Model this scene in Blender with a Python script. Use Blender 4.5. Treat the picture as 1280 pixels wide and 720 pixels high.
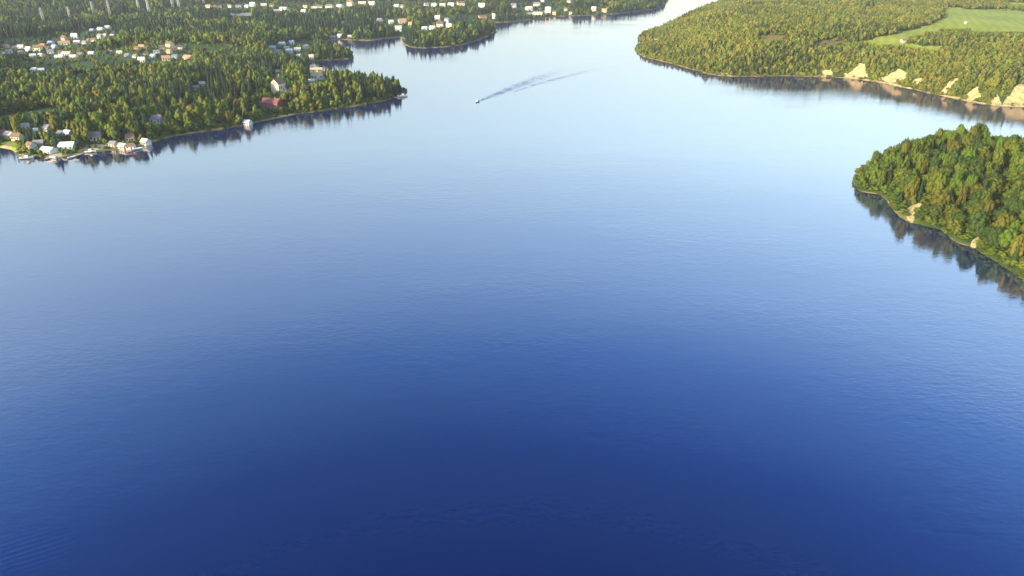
import bpy, bmesh, math, random
import numpy as np
from math import radians, sin, cos, pi

for _o in list(bpy.data.objects):
    bpy.data.objects.remove(_o, do_unlink=True)
sc = bpy.context.scene
COL = sc.collection
rng = np.random.default_rng(11)
random.seed(11)

# ------------------------------------------------------------------ camera, sky, sun, exposure
H = 116.0                 # drone height above the lake
PITCH = radians(26.4)
FPX = 865.0               # focal length in pixels of a 1280 wide picture
cam_d = bpy.data.cameras.new('camera')
cam = bpy.data.objects.new('camera', cam_d)
COL.objects.link(cam)
cam.location = (0, 0, H)
cam.rotation_euler = (radians(90) - PITCH, 0, 0)
cam_d.sensor_width = 36.0
cam_d.lens = 36.0 * FPX / 1280.0
cam_d.clip_start = 0.5
cam_d.clip_end = 30000
sc.camera = cam

SUN_EL, SUN_AZ = radians(16), radians(231)      # azimuth clockwise from +Y: behind the camera, to the left
world = bpy.data.worlds.new('World')
sc.world = world
world.use_nodes = True
wn = world.node_tree
bg = wn.nodes['Background']
sky = wn.nodes.new('ShaderNodeTexSky')
sky.sky_type = 'NISHITA'
sky.sun_disc = False
sky.sun_elevation = SUN_EL
sky.sun_rotation = SUN_AZ
sky.altitude = 100
sky.air_density = 1.0
sky.dust_density = 1.2
sky.ozone_density = 1.3
wn.links.new(sky.outputs[0], bg.inputs[0])
bg.inputs[1].default_value = 0.15

sun_d = bpy.data.lights.new('sun', 'SUN')
sun = bpy.data.objects.new('sun', sun_d)
COL.objects.link(sun)
sun_d.energy = 3.05
sun_d.angle = radians(0.5)
sun_d.color = (1.0, 0.79, 0.48)
sun.location = (-200, -300, 400)
sun.rotation_euler = (radians(90) - SUN_EL, 0, pi - SUN_AZ)

sc.view_settings.view_transform = 'Standard'
sc.view_settings.look = 'None'
sc.view_settings.gamma = 1.0
sc.view_settings.exposure = 1.68
sc.view_settings.use_curve_mapping = False
sc.render.engine = 'CYCLES'
sc.cycles.use_denoising = True
sc.cycles.max_bounces = 5
sc.cycles.diffuse_bounces = 2
sc.cycles.glossy_bounces = 2
sc.cycles.volume_bounces = 0
sc.cycles.transparent_max_bounces = 4
sc.cycles.caustics_reflective = False
sc.cycles.caustics_refractive = False
sc.cycles.sample_clamp_indirect = 4

# ------------------------------------------------------------------ helpers
SP, CP = sin(PITCH), cos(PITCH)

def ray(px, py):
    a, b = px - 640.0, 360.0 - py
    d = np.array([a, FPX * CP + b * SP, -FPX * SP + b * CP])
    return d / np.linalg.norm(d)

def ground(px, py, z=0.0):
    d = ray(px, py)
    t = (z - H) / d[2]
    return d[0] * t, d[1] * t

def project(x, y, z):
    dz = z - H
    depth = y * CP - dz * SP
    up = y * SP + dz * CP
    return 640 + FPX * x / depth, 360 - FPX * up / depth, depth

def poly_world(pts):
    return np.array([ground(*p) for p in pts])

def inside(px, py, poly):
    poly = np.asarray(poly, float)
    r = np.zeros(np.shape(px), bool)
    j = len(poly) - 1
    for i in range(len(poly)):
        xi, yi = poly[i]
        xj, yj = poly[j]
        if yi != yj:
            r ^= ((yi > py) != (yj > py)) & (px < (xj - xi) * (py - yi) / (yj - yi) + xi)
        j = i
    return r

def sdist(x, y, poly):
    d2 = np.full(np.shape(x), 1e18)
    n = len(poly)
    for i in range(n):
        ax, ay = poly[i]
        bx, by = poly[(i + 1) % n]
        ex, ey = bx - ax, by - ay
        t = np.clip(((x - ax) * ex + (y - ay) * ey) / (ex * ex + ey * ey + 1e-9), 0, 1)
        d2 = np.minimum(d2, (x - ax - t * ex) ** 2 + (y - ay - t * ey) ** 2)
    return np.sqrt(d2) * np.where(inside(x, y, poly), 1, -1)

def hash2(ix, iy, seed):
    h = (ix.astype(np.int64) * 374761393 + iy.astype(np.int64) * 668265263 + seed * 2147483647) & 0xffffffff
    h = ((h ^ (h >> 13)) * 1274126177) & 0xffffffff
    return ((h ^ (h >> 16)) & 0xffff) / 65535.0

def vnoise(x, y, seed=1):
    ix, iy = np.floor(x), np.floor(y)
    fx, fy = x - ix, y - iy
    fx, fy = fx * fx * (3 - 2 * fx), fy * fy * (3 - 2 * fy)
    a, b = hash2(ix, iy, seed), hash2(ix + 1, iy, seed)
    c, d = hash2(ix, iy + 1, seed), hash2(ix + 1, iy + 1, seed)
    return (a * (1 - fx) + b * fx) * (1 - fy) + (c * (1 - fx) + d * fx) * fy

def fbm(x, y, seed=1, o=3):
    r, a, t = 0, 1.0, 0
    for k in range(o):
        r = r + a * vnoise(x * 2 ** k, y * 2 ** k, seed + k)
        t += a
        a *= 0.5
    return r / t

def sstep(a, b, x):
    t = np.clip((x - a) / (b - a), 0, 1)
    return t * t * (3 - 2 * t)

def tag(o, label=None, cat=None, group=None, kind=None):
    if label: o['label'] = label
    if cat: o['category'] = cat
    if group: o['group'] = group
    if kind: o['kind'] = kind
    return o

def empty(name, loc, rz=0.0, parent=None):
    o = bpy.data.objects.new(name, None)
    COL.objects.link(o)
    o.location = loc
    o.rotation_euler = (0, 0, rz)
    o.empty_display_size = 0.5
    return o

def mesh_np(name, V, F, mat, smooth=False, cols=None, midx=None):
    """V (n,3), F (m,k) with k = 3 or 4"""
    V = np.asarray(V, np.float32)
    F = np.asarray(F, np.int32)
    k = F.shape[1]
    me = bpy.data.meshes.new(name)
    me.vertices.add(len(V))
    me.vertices.foreach_set('co', V.ravel())
    me.loops.add(F.size)
    me.loops.foreach_set('vertex_index', F.ravel())
    me.polygons.add(len(F))
    me.polygons.foreach_set('loop_start', np.arange(0, F.size, k, dtype=np.int32))
    if smooth:
        me.polygons.foreach_set('use_smooth', np.ones(len(F), bool))
    for m in (mat if isinstance(mat, (list, tuple)) else [mat]):
        me.materials.append(m)
    if midx is not None:
        me.polygons.foreach_set('material_index', np.asarray(midx, np.int32))
    me.update(calc_edges=True)
    if cols is not None:
        at = me.color_attributes.new('leaf_tint', 'FLOAT_COLOR', 'POINT')
        c4 = np.ones((len(V), 4), np.float32)
        c4[:, :3] = cols
        at.data.foreach_set('color', c4.ravel())
    return me

def obj(name, me, parent=None):
    o = bpy.data.objects.new(name, me)
    COL.objects.link(o)
    if parent: o.parent = parent
    return o

class MB:
    """collects boxes, prisms and tubes into one mesh"""
    def __init__(s): s.v, s.f = [], []
    def add(s, vs, fs):
        n = len(s.v)
        s.v += [tuple(v) for v in vs]
        s.f += [tuple(i + n for i in f) for f in fs]
        return s
    def box(s, x0, x1, y0, y1, z0, z1):
        vs = [(x, y, z) for z in (z0, z1) for x, y in ((x0, y0), (x1, y0), (x1, y1), (x0, y1))]
        return s.add(vs, [(3, 2, 1, 0), (4, 5, 6, 7), (0, 1, 5, 4), (1, 2, 6, 5), (2, 3, 7, 6), (3, 0, 4, 7)])
    def prism_x(s, prof, x0, x1):            # profile in (y, z), counter-clockwise seen from +x
        n = len(prof)
        vs = [(x0, y, z) for y, z in prof] + [(x1, y, z) for y, z in prof]
        fs = [tuple(range(n - 1, -1, -1)), tuple(range(n, 2 * n))]
        fs += [(i, (i + 1) % n, n + (i + 1) % n, n + i) for i in range(n)]
        return s.add(vs, fs)
    def bar(s, a, b, r, r2=None, n=4):
        a, b = np.array(a, float), np.array(b, float)
        d = (b - a) / np.linalg.norm(b - a)
        u = np.cross(d, (0, 0, 1.0))
        if np.linalg.norm(u) < 1e-3: u = np.array((1.0, 0, 0))
        u /= np.linalg.norm(u)
        w = np.cross(d, u)
        r2 = r if r2 is None else r2
        vs = []
        for p, q in ((a, r), (b, r2)):
            for k in range(n):
                t = 2 * pi * (k + .5) / n
                vs.append(p + q * (cos(t) * u + sin(t) * w))
        fs = [tuple(range(n)), tuple(range(2 * n - 1, n - 1, -1))]
        fs += [((k + 1) % n, k, n + k, n + (k + 1) % n) for k in range(n)]
        return s.add(vs, fs)
    def build(s, name, mat, parent=None):
        me = bpy.data.meshes.new(name)
        me.from_pydata(s.v, [], s.f)
        me.materials.append(mat)
        me.update()
        return obj(name, me, parent)

# ------------------------------------------------------------------ materials
def nodes(name):
    m = bpy.data.materials.new(name)
    m.use_nodes = True
    nt = m.node_tree
    return m, nt, nt.nodes['Principled BSDF'], nt.nodes['Material Output']

def noisy(name, c1, c2, scale, rough=0.85, bump=0.0, detail=4, spec=0.2):
    m, nt, p, out = nodes(name)
    tc = nt.nodes.new('ShaderNodeTexCoord')
    n = nt.nodes.new('ShaderNodeTexNoise')
    n.inputs['Scale'].default_value = scale
    n.inputs['Detail'].default_value = detail
    r = nt.nodes.new('ShaderNodeValToRGB')
    r.color_ramp.elements[0].position = 0.35
    r.color_ramp.elements[1].position = 0.65
    r.color_ramp.elements[0].color = (*c1, 1)
    r.color_ramp.elements[1].color = (*c2, 1)
    nt.links.new(tc.outputs['Object'], n.inputs['Vector'])
    nt.links.new(n.outputs['Fac'], r.inputs[0])
    nt.links.new(r.outputs[0], p.inputs['Base Color'])
    p.inputs['Roughness'].default_value = rough
    p.inputs['Specular IOR Level'].default_value = spec
    if bump:
        b = nt.nodes.new('ShaderNodeBump')
        b.inputs['Strength'].default_value = bump
        b.inputs['Distance'].default_value = 0.4
        nt.links.new(n.outputs['Fac'], b.inputs['Height'])
        nt.links.new(b.outputs[0], p.inputs['Normal'])
    return m

def mown(name, c1, c2, scale, rough):
    """grass with uneven patches and the faint stripes of the mower"""
    m = noisy(name, c1, c2, scale, rough)
    nt = m.node_tree
    p = nt.nodes['Principled BSDF']
    src = p.inputs['Base Color'].links[0].from_socket
    tc = nt.nodes.new('ShaderNodeTexCoord')
    mp = nt.nodes.new('ShaderNodeMapping'); mp.inputs['Rotation'].default_value = (0, 0, radians(24))
    wv = nt.nodes.new('ShaderNodeTexWave'); wv.inputs['Scale'].default_value = .03; wv.inputs['Distortion'].default_value = 5; wv.inputs['Detail'].default_value = 3
    nz = nt.nodes.new('ShaderNodeTexNoise'); nz.inputs['Scale'].default_value = .25; nz.inputs['Detail'].default_value = 5
    ad = nt.nodes.new('ShaderNodeMath'); ad.operation = 'MULTIPLY'
    mr = nt.nodes.new('ShaderNodeMapRange'); mr.inputs[2].default_value = .6; mr.inputs[3].default_value = 1.05; mr.inputs[4].default_value = .86
    mx = nt.nodes.new('ShaderNodeMix'); mx.data_type = 'RGBA'; mx.blend_type = 'MULTIPLY'; mx.inputs[0].default_value = 1
    nt.links.new(tc.outputs['Object'], mp.inputs[0]); nt.links.new(mp.outputs[0], wv.inputs[0]); nt.links.new(tc.outputs['Object'], nz.inputs['Vector'])
    nt.links.new(wv.outputs['Fac'], ad.inputs[0]); nt.links.new(nz.outputs['Fac'], ad.inputs[1]); nt.links.new(ad.outputs[0], mr.inputs[0])
    nt.links.new(src, mx.inputs[6]); nt.links.new(mr.outputs[0], mx.inputs[7]); nt.links.new(mx.outputs[2], p.inputs['Base Color'])
    return m

M = {}
M['forest_floor'] = noisy('forest_floor', (.026, .048, .012), (.060, .088, .018), .09, .95)
M['meadow'] = mown('meadow_grass', (.185, .235, .024), (.250, .290, .038), .02, .95)
M['field'] = mown('dark_field', (.028, .070, .024), (.056, .100, .027), .02, .95)
M['pasture'] = noisy('village_grass', (.035, .080, .030), (.070, .110, .040), .04, .95)
M['dry'] = noisy('dry_grass', (.100, .090, .030), (.150, .120, .045), .06, .95)
M['sand'] = noisy('sandy_bluff', (.24, .20, .085), (.47, .40, .20), .35, .95, .8, 7)
M['beach'] = noisy('shore_stones', (.085, .090, .025), (.25, .21, .10), .16, .95, .3)
M['road'] = noisy('pale_gravel', (.30, .29, .26), (.38, .36, .32), .3, .9)
M['bark'] = noisy('bark', (.06, .045, .03), (.12, .095, .07), 2.0, .9)

def leaf_material(name, use_attr):
    m, nt, p, out = nodes(name)
    if use_attr:
        c = nt.nodes.new('ShaderNodeAttribute')
        c.attribute_name = 'leaf_tint'
        src = c.outputs['Color']
    else:
        c = nt.nodes.new('ShaderNodeObjectInfo')
        a = nt.nodes.new('ShaderNodeAttribute')
        a.attribute_name = 'leaf_tint'
        mx = nt.nodes.new('ShaderNodeMix')
        mx.data_type = 'RGBA'
        mx.blend_type = 'MULTIPLY'
        mx.inputs[0].default_value = 1
        nt.links.new(c.outputs['Color'], mx.inputs[6])
        nt.links.new(a.outputs['Color'], mx.inputs[7])
        src = mx.outputs[2]
    nt.links.new(src, p.inputs['Base Color'])
    p.inputs['Roughness'].default_value = 0.75
    p.inputs['Specular IOR Level'].default_value = 0.15
    tr = nt.nodes.new('ShaderNodeBsdfTranslucent')
    nt.links.new(src, tr.inputs['Color'])
    ms = nt.nodes.new('ShaderNodeMixShader')
    ms.inputs[0].default_value = 0.10
    nt.links.new(p.outputs[0], ms.inputs[1])
    nt.links.new(tr.outputs[0], ms.inputs[2])
    nt.links.new(ms.outputs[0], out.inputs['Surface'])
    return m
M['leaf'] = leaf_material('leaves', False)
M['leaf_mass'] = leaf_material('woodland_leaves', True)

WATER_TINT = [(0.2, (0.0018, 0.012, 0.054)), (0.245, (0.003, 0.018, 0.069)), (0.375, (0.0258, 0.0612, 0.147)), (0.48, (0.105, 0.162, 0.258)), (0.56, (0.282, 0.3, 0.339)), (0.65, (0.42, 0.399, 0.381)), (0.75, (0.558, 0.492, 0.408)), (0.87, (0.48, 0.42, 0.372)), (1, (0.51, 0.456, 0.42))]
def water_material(name, wake=False):
    m, nt, p, out = nodes(name)
    nt.nodes.remove(p)
    N = nt.nodes.new
    L = nt.links.new
    tc = N('ShaderNodeTexCoord')
    # small wind ripples, longer across the wind than along it
    heights = []
    for sx, sy, rot, scale, amp in ((.45, 1.0, 8, .85, 1.0), (.5, 1.0, -14, .30, 1.2), (.6, 1.0, 22, 2.1, .35)):
        mp = N('ShaderNodeMapping')
        mp.inputs['Scale'].default_value = (sx, sy, 1)
        mp.inputs['Rotation'].default_value = (0, 0, radians(rot))
        nz = N('ShaderNodeTexNoise')
        nz.inputs['Scale'].default_value = scale
        nz.inputs['Detail'].default_value = 2
        L(tc.outputs['Object'], mp.inputs[0])
        L(mp.outputs[0], nz.inputs['Vector'])
        mu = N('ShaderNodeMath'); mu.operation = 'MULTIPLY'; mu.inputs[1].default_value = amp
        L(nz.outputs['Fac'], mu.inputs[0])
        heights.append(mu.outputs[0])
    a1 = N('ShaderNodeMath'); L(heights[0], a1.inputs[0]); L(heights[1], a1.inputs[1])
    a2 = N('ShaderNodeMath'); L(a1.outputs[0], a2.inputs[0]); L(heights[2], a2.inputs[1])
    # wind patches: rougher and calmer stretches
    mp = N('ShaderNodeMapping'); mp.inputs['Scale'].default_value = (.5, 1, 1)
    L(tc.outputs['Object'], mp.inputs[0])
    pz = N('ShaderNodeTexNoise'); pz.inputs['Scale'].default_value = .02; pz.inputs['Detail'].default_value = 3
    L(mp.outputs[0], pz.inputs['Vector'])
    mr = N('ShaderNodeMapRange')
    mr.inputs[1].default_value = .35; mr.inputs[2].default_value = .7
    mr.inputs[3].default_value = .2; mr.inputs[4].default_value = 1.15
    L(pz.outputs['Fac'], mr.inputs[0])
    hm = N('ShaderNodeMath'); hm.operation = 'MULTIPLY'
    L(a2.outputs[0], hm.inputs[0]); L(mr.outputs[0], hm.inputs[1])
    # an old boat swell crossing one corner of the lake
    sx, sy = ground(35, 690)
    sp = N('ShaderNodeMapping'); sp.vector_type = 'POINT'
    sp.inputs['Location'].default_value = (-sx / 15, -sy / 9, 0); sp.inputs['Scale'].default_value = (1 / 15, 1 / 9, 1)
    L(tc.outputs['Object'], sp.inputs[0])
    gr = N('ShaderNodeTexGradient'); gr.gradient_type = 'SPHERICAL'
    L(sp.outputs[0], gr.inputs[0])
    wm = N('ShaderNodeMapping'); wm.inputs['Rotation'].default_value = (0, 0, radians(62))
    L(tc.outputs['Object'], wm.inputs[0])
    wv = N('ShaderNodeTexWave'); wv.inputs['Scale'].default_value = .21; wv.inputs['Distortion'].default_value = 1.5
    wv.inputs['Detail'].default_value = 1; wv.inputs['Detail Scale'].default_value = .5
    L(wm.outputs[0], wv.inputs[0])
    wmu = N('ShaderNodeMath'); wmu.operation = 'MULTIPLY'
    L(wv.outputs['Fac'], wmu.inputs[0]); L(gr.outputs['Fac'], wmu.inputs[1])
    wms = N('ShaderNodeMath'); wms.operation = 'MULTIPLY_ADD'; wms.inputs[1].default_value = .55
    L(wmu.outputs[0], wms.inputs[0]); L(hm.outputs[0], wms.inputs[2])
    hm = wms
    bp = N('ShaderNodeBump')
    bp.inputs['Strength'].default_value = 1.0
    bp.inputs['Distance'].default_value = 0.050 if not wake else 0.16
    L(hm.outputs[0], bp.inputs['Height'])
    lw = N('ShaderNodeLayerWeight'); lw.inputs['Blend'].default_value = .5
    L(bp.outputs[0], lw.inputs['Normal'])
    # reflection tint by view angle, deep blue looking down: lake's light gradient painted in
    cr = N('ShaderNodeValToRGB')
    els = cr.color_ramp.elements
    els[0].position, els[0].color = WATER_TINT[0][0], (*WATER_TINT[0][1], 1)
    els[1].position, els[1].color = WATER_TINT[-1][0], (*WATER_TINT[-1][1], 1)
    for q, v in WATER_TINT[1:-1]:
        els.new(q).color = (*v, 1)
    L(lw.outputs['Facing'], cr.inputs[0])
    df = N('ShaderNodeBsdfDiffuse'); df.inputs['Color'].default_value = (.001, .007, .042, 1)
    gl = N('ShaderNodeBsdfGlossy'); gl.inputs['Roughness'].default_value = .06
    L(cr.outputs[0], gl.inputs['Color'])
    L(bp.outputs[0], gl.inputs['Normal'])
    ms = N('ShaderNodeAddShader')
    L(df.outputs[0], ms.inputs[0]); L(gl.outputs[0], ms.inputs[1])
    L(ms.outputs[0], out.inputs['Surface'])
    return m
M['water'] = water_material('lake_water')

def plain(name, c, rough=.7, metal=0, var=.08):
    return noisy(name, tuple(v * (1 - var) for v in c), tuple(min(1, v * (1 + var)) for v in c), .6, rough, 0, 3)
WALLS = {'white': plain('white_paint', (.66, .64, .59)), 'cream': plain('cream_paint', (.72, .62, .42)),
         'beige': plain('beige_render', (.52, .44, .32)), 'yellow': plain('yellow_paint', (.68, .50, .18)),
         'red': plain('red_timber', (.24, .08, .06)), 'brown': plain('brown_timber', (.16, .10, .06)),
         'grey': plain('grey_timber', (.30, .31, .33)), 'blue': plain('pale_blue_paint', (.40, .50, .60)),
         'orange': plain('orange_render', (.55, .28, .12)), 'green': plain('grey_green_paint', (.33, .42, .36))}
ROOFS = {'grey': plain('grey_tiles', (.20, .20, .22), .6), 'black': plain('dark_tiles', (.06, .06, .07), .6),
         'brown': plain('brown_tiles', (.17, .11, .07), .7), 'red': plain('red_tiles', (.20, .085, .07), .7),
         'orange': plain('orange_tiles', (.42, .24, .13), .7), 'tan': plain('tan_tiles', (.46, .36, .22), .7), 'pale': plain('pale_sheet_metal', (.50, .49, .46), .5),
         'white': plain('white_sheet_metal', (.66, .65, .61), .5), 'blue': plain('blue_grey_tiles', (.30, .36, .46), .5)}
M['glass'] = plain('window_glass', (.03, .04, .05), .1)
M['trim'] = plain('white_trim', (.78, .77, .74))
M['door'] = plain('painted_door', (.16, .10, .07))
M['steel'] = plain('galvanised_steel', (.42, .43, .41), .5)
M['insul'] = plain('insulator', (.30, .30, .30), .3)
M['timber'] = plain('weathered_planks', (.34, .28, .20), .85)
M['hull'] = plain('white_hull', (.80, .80, .80), .25)
M['dark'] = plain('dark_plastic', (.03, .03, .035), .4)
M['foam'] = plain('foam', (.80, .82, .84), .8)

# ------------------------------------------------------------------ land
A_PX = [(-900, 250), (-300, 205), (-80, 188), (0, 184), (14, 187), (24, 194), (45, 197), (72, 196), (100, 193), (122, 189), (150, 187), (175, 184),
        (188, 178), (215, 171), (245, 166), (262, 164), (300, 158), (322, 153), (345, 148), (370, 143), (400, 139),
        (430, 135), (460, 130), (482, 126), (497, 121), (508, 117), (508, 113), (497, 109), (470, 106), (440, 103), (410, 99), (394, 93),
        (385, 86), (384, 80), (390, 77), (402, 75.5), (420, 75), (436, 74), (443, 72.5), (441, 69.5), (430, 67), (414, 64), (404, 60),
        (399, 56), (403, 52), (414, 50), (428, 49.5), (445, 50.5), (462, 51), (480, 48.5), (500, 46.5), (506, 50), (505, 56), (512, 59),
        (530, 60.5), (555, 59), (580, 56), (598, 50.5), (610, 45.5), (619, 40), (620, 36), (612, 34), (596, 36),
        (580, 37.5), (568, 36), (575, 33), (595, 31), (612, 28.5), (640, 27.5), (662, 25), (700, 20.5), (722, 20), (745, 19),
        (770, 17.5), (800, 14), (820, 11), (830, 7), (834, 1), (838, -8), (850, -20), (875, -32), (900, -42),
        (500, -52), (-700, -52), (-2600, -45), (-3000, 60)]
B_PX = [(796, 48.5), (803, 52), (803, 57), (793, 60), (797, 66), (804, 71), (815, 74), (833, 78), (850, 82.5), (868, 88), (885, 92.5), (900, 95), (922, 96),
        (955, 95.5), (983, 95), (1010, 96), (1030, 96.5), (1055, 97.5), (1087, 101), (1117, 107), (1140, 111.5), (1158, 116), (1182, 121),
        (1203, 125.5), (1231, 130.5), (1255, 133), (1285, 134), (1330, 142), (1400, 158), (1600, 185), (2100, 220), (3300, 120), (2600, -44), (1100, -48),
        (1010, -30), (965, -16), (925, -2), (895, 9), (845, 29), (822, 37), (802, 43)]
C_PX = [(1067, 222), (1068, 230), (1074, 239), (1088, 241), (1101, 243), (1110, 251), (1117, 263), (1126, 272), (1136, 277.5), (1150, 281), (1176, 288),
        (1186, 296), (1197, 303), (1215, 309), (1229, 319), (1244, 328), (1258, 337), (1282, 351), (1320, 372), (1420, 425), (1560, 480),
        (2400, 500), (2600, 300), (1500, 215), (1380, 207), (1290, 204), (1250, 201), (1208, 196), (1160, 196), (1110, 205), (1080, 212)]
PA, PB, PC = poly_world(A_PX), poly_world(B_PX), poly_world(C_PX)

def height(x, y):
    x = np.asarray(x, float); y = np.asarray(y, float)
    sa, sb, s_c = sdist(x, y, PA), sdist(x, y, PB), sdist(x, y, PC)
    wob = (fbm(x / 14, y / 14, 7) - .5) * 3.0
    out = np.full(x.shape, -4.0)
    n1 = fbm(x / 130, y / 130, 3)
    a = sa + wob * (sa < 12)
    ha = np.where(a > 0, .55 * np.minimum(a, 2) + 9 * sstep(4, 75, a) + np.clip(a - 60, 0, 900) * .012 + (n1 - .4) * 14 * sstep(10, 160, a), np.maximum(a * .5, -4))
    b = sb + wob * (sb < 20)
    steep = sstep(190, 300, x)
    n2 = fbm(x / 90, y / 90, 5)
    hb = np.where(b > 0, .4 * np.minimum(b, 2) + steep * 12 * sstep(1.5, 21, b) + 11 * sstep(6, 110, b) + np.clip(b - 30, 0, 250) * .035 + (n2 - .5) * 9 * sstep(8, 90, b), np.maximum(b * .5, -4))
    c = s_c + wob * (s_c < 12)
    hc = np.where(c > 0, .5 * np.minimum(c, 2) + 6.5 * sstep(1, 22, c) + 8 * sstep(12, 55, c), np.maximum(c * .5, -4))
    out = np.maximum(np.maximum(ha, hb), hc)
    return out, sa, sb, s_c

def land_hit(px, py):
    """where the sight line of a pixel meets the land (or the water)"""
    d = ray(px, py)
    t0, t1 = (40 - H) / d[2], (0 - H) / d[2]
    ts = np.linspace(t0, t1, 240)
    P = d[None] * ts[:, None]
    P[:, 2] += H
    h = np.maximum(height(P[:, 0], P[:, 1])[0], 0)
    k = np.argmax(P[:, 2] <= h + 1e-3)
    if k == 0: k = len(ts) - 1
    return P[k, 0], P[k, 1], float(h[k])

Z = {}      # land cover, outlined on the ground where it lies
Z['meadow'] = [
               [(0, 178), (14, 175), (24, 184), (20, 192), (8, 187), (0, 185)],
               [(1182, 8), (1215, 11), (1300, 13), (1310, 38), (1240, 42), (1215, 40), (1180, 39), (1140, 47), (1128, 53), (1176, 59), (1172, 65),
                (1140, 61), (1100, 57), (1066, 54), (1090, 49), (1120, 42), (1160, 31), (1182, 22)], [(1255, 3), (1330, 2), (1330, 11), (1262, 8)]]
Z['field'] = [[(0, 146), (36, 138), (66, 136), (72, 141), (50, 146), (0, 153)], [(120, 64), (162, 62), (172, 75), (150, 84), (118, 79)],
              [(22, 76), (118, 76), (116, 91), (30, 92)], [(228, 56), (264, 54), (302, 57), (308, 69), (290, 73), (262, 66), (230, 63)],
              [(140, 21), (190, 13), (230, 7), (264, 5), (264, 10), (200, 17), (150, 24)]]
Z['pasture'] = [[(0, 50), (60, 44), (100, 38), (146, 31), (150, 47), (122, 60), (122, 73), (60, 76), (0, 74)],
                [(138, 61), (185, 54), (232, 53), (247, 68), (244, 81), (185, 83), (160, 78)],
                [(258, 4), (345, 3), (475, 1), (475, 11), (345, 16), (262, 13)], [(334, 53), (392, 51), (396, 72), (380, 76), (336, 68)],
                [(440, -2), (612, 2), (612, 11), (440, 11)], [(468, 22), (512, 22), (514, 40), (490, 41)], [(526, 20), (622, 17), (622, 26), (566, 33), (560, 38), (530, 41)],
                [(640, 2), (716, 0), (720, 19), (660, 23), (640, 25)], [(735, 8), (762, 8), (762, 18), (738, 19)]]
Z['hollow'] = [[(1244, 210), (1264, 216), (1264, 250), (1246, 282), (1228, 274), (1244, 246)], [(1196, 176), (1232, 178), (1244, 190), (1200, 188)]]
Z['dry'] = [[(945, 45), (983, 42), (986, 51), (948, 52)], [(1020, 50), (1058, 49), (1056, 57), (1024, 58)], [(1075, 9), (1096, 7), (1096, 13), (1078, 13)]]
Z['sand'] = [[(1027, 88), (1040, 86), (1042, 95), (1027, 96)], [(1053, 95), (1064, 89), (1073, 81), (1080, 78.5), (1084, 98), (1060, 99)],
             [(1101, 100), (1110, 96), (1117, 90), (1125, 86), (1133, 90), (1130, 101), (1116, 105)], [(1139, 104), (1149, 96), (1152, 100), (1150, 107)],
             [(1174, 114), (1183, 106), (1198, 95), (1197, 100), (1186, 112), (1180, 119)], [(1204, 121), (1211, 114), (1223, 108), (1225, 122), (1210, 125)],
             [(1237, 127), (1246, 116), (1252, 128), (1240, 131)], [(1252, 129), (1264, 114), (1271, 105), (1284, 106), (1300, 112), (1306, 134), (1256, 132)],
             [(896, 91), (910, 91), (914, 96), (897, 95)], [(1131, 265), (1139, 257), (1150, 255), (1152, 261), (1142, 266), (1139, 277), (1132, 276)],
             [(1214, 302), (1221, 294), (1224, 302), (1221, 309), (1214, 307)], [(347, 145), (368, 142), (366, 146), (344, 149)],
             [(96, 188), (118, 180), (124, 190), (98, 194)], [(62, 188), (78, 188), (78, 197), (62, 196)], [(0, 182), (12, 180), (16, 187), (0, 187)]]
Z['road'] = [[(86, 92), (112, 97.5), (112, 99.5), (86, 94)], [(284, 17), (318, 16), (320, 20.5), (288, 21)], [(120, 180), (141, 181), (141, 184), (122, 186)], [(660, 15), (684, 14), (684, 18), (660, 18)]]
ZID = {'forest_floor': 0, 'meadow': 1, 'pasture': 2, 'dry': 3, 'sand': 4, 'road': 5, 'beach': 6, 'field': 7}

def zone(x, y, h, sa, sb, s_c):
    px, py, _ = project(x, y, h)
    jx = px + (fbm(x / 1.7, y / 1.7, 61, 2) - .5) * 2.5 + (fbm(x / 7, y / 7, 21, 3) - .5) * 9
    jy = py + (fbm(x / 1.7, y / 1.7, 67, 2) - .5) * 2.5 + (fbm(x / 7, y / 7, 33, 3) - .5) * 6
    z = np.zeros(np.shape(x), np.int32)
    s = np.maximum(np.maximum(sa, sb), s_c)
    z[(s < .9 + 2.2 * fbm(x / 18, y / 18, 9, 2)) & ((s_c < 0) | (fbm(x / 22, y / 22, 19, 2) > .5))] = 6
    z[(sb > .3) & (sb < .6 + 4.2 * fbm(x / 16, y / 16, 29, 2)) & (px > 1015 + 40 * fbm(x / 30, y / 30, 30, 2)) & (fbm(x / 12, y / 12, 31, 2) > .40)] = 4
    for k in ('pasture', 'meadow', 'field', 'dry', 'road', 'sand'):
        for p in Z[k]:
            z[inside(jx, jy, p)] = ZID[k]
    return z

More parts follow.
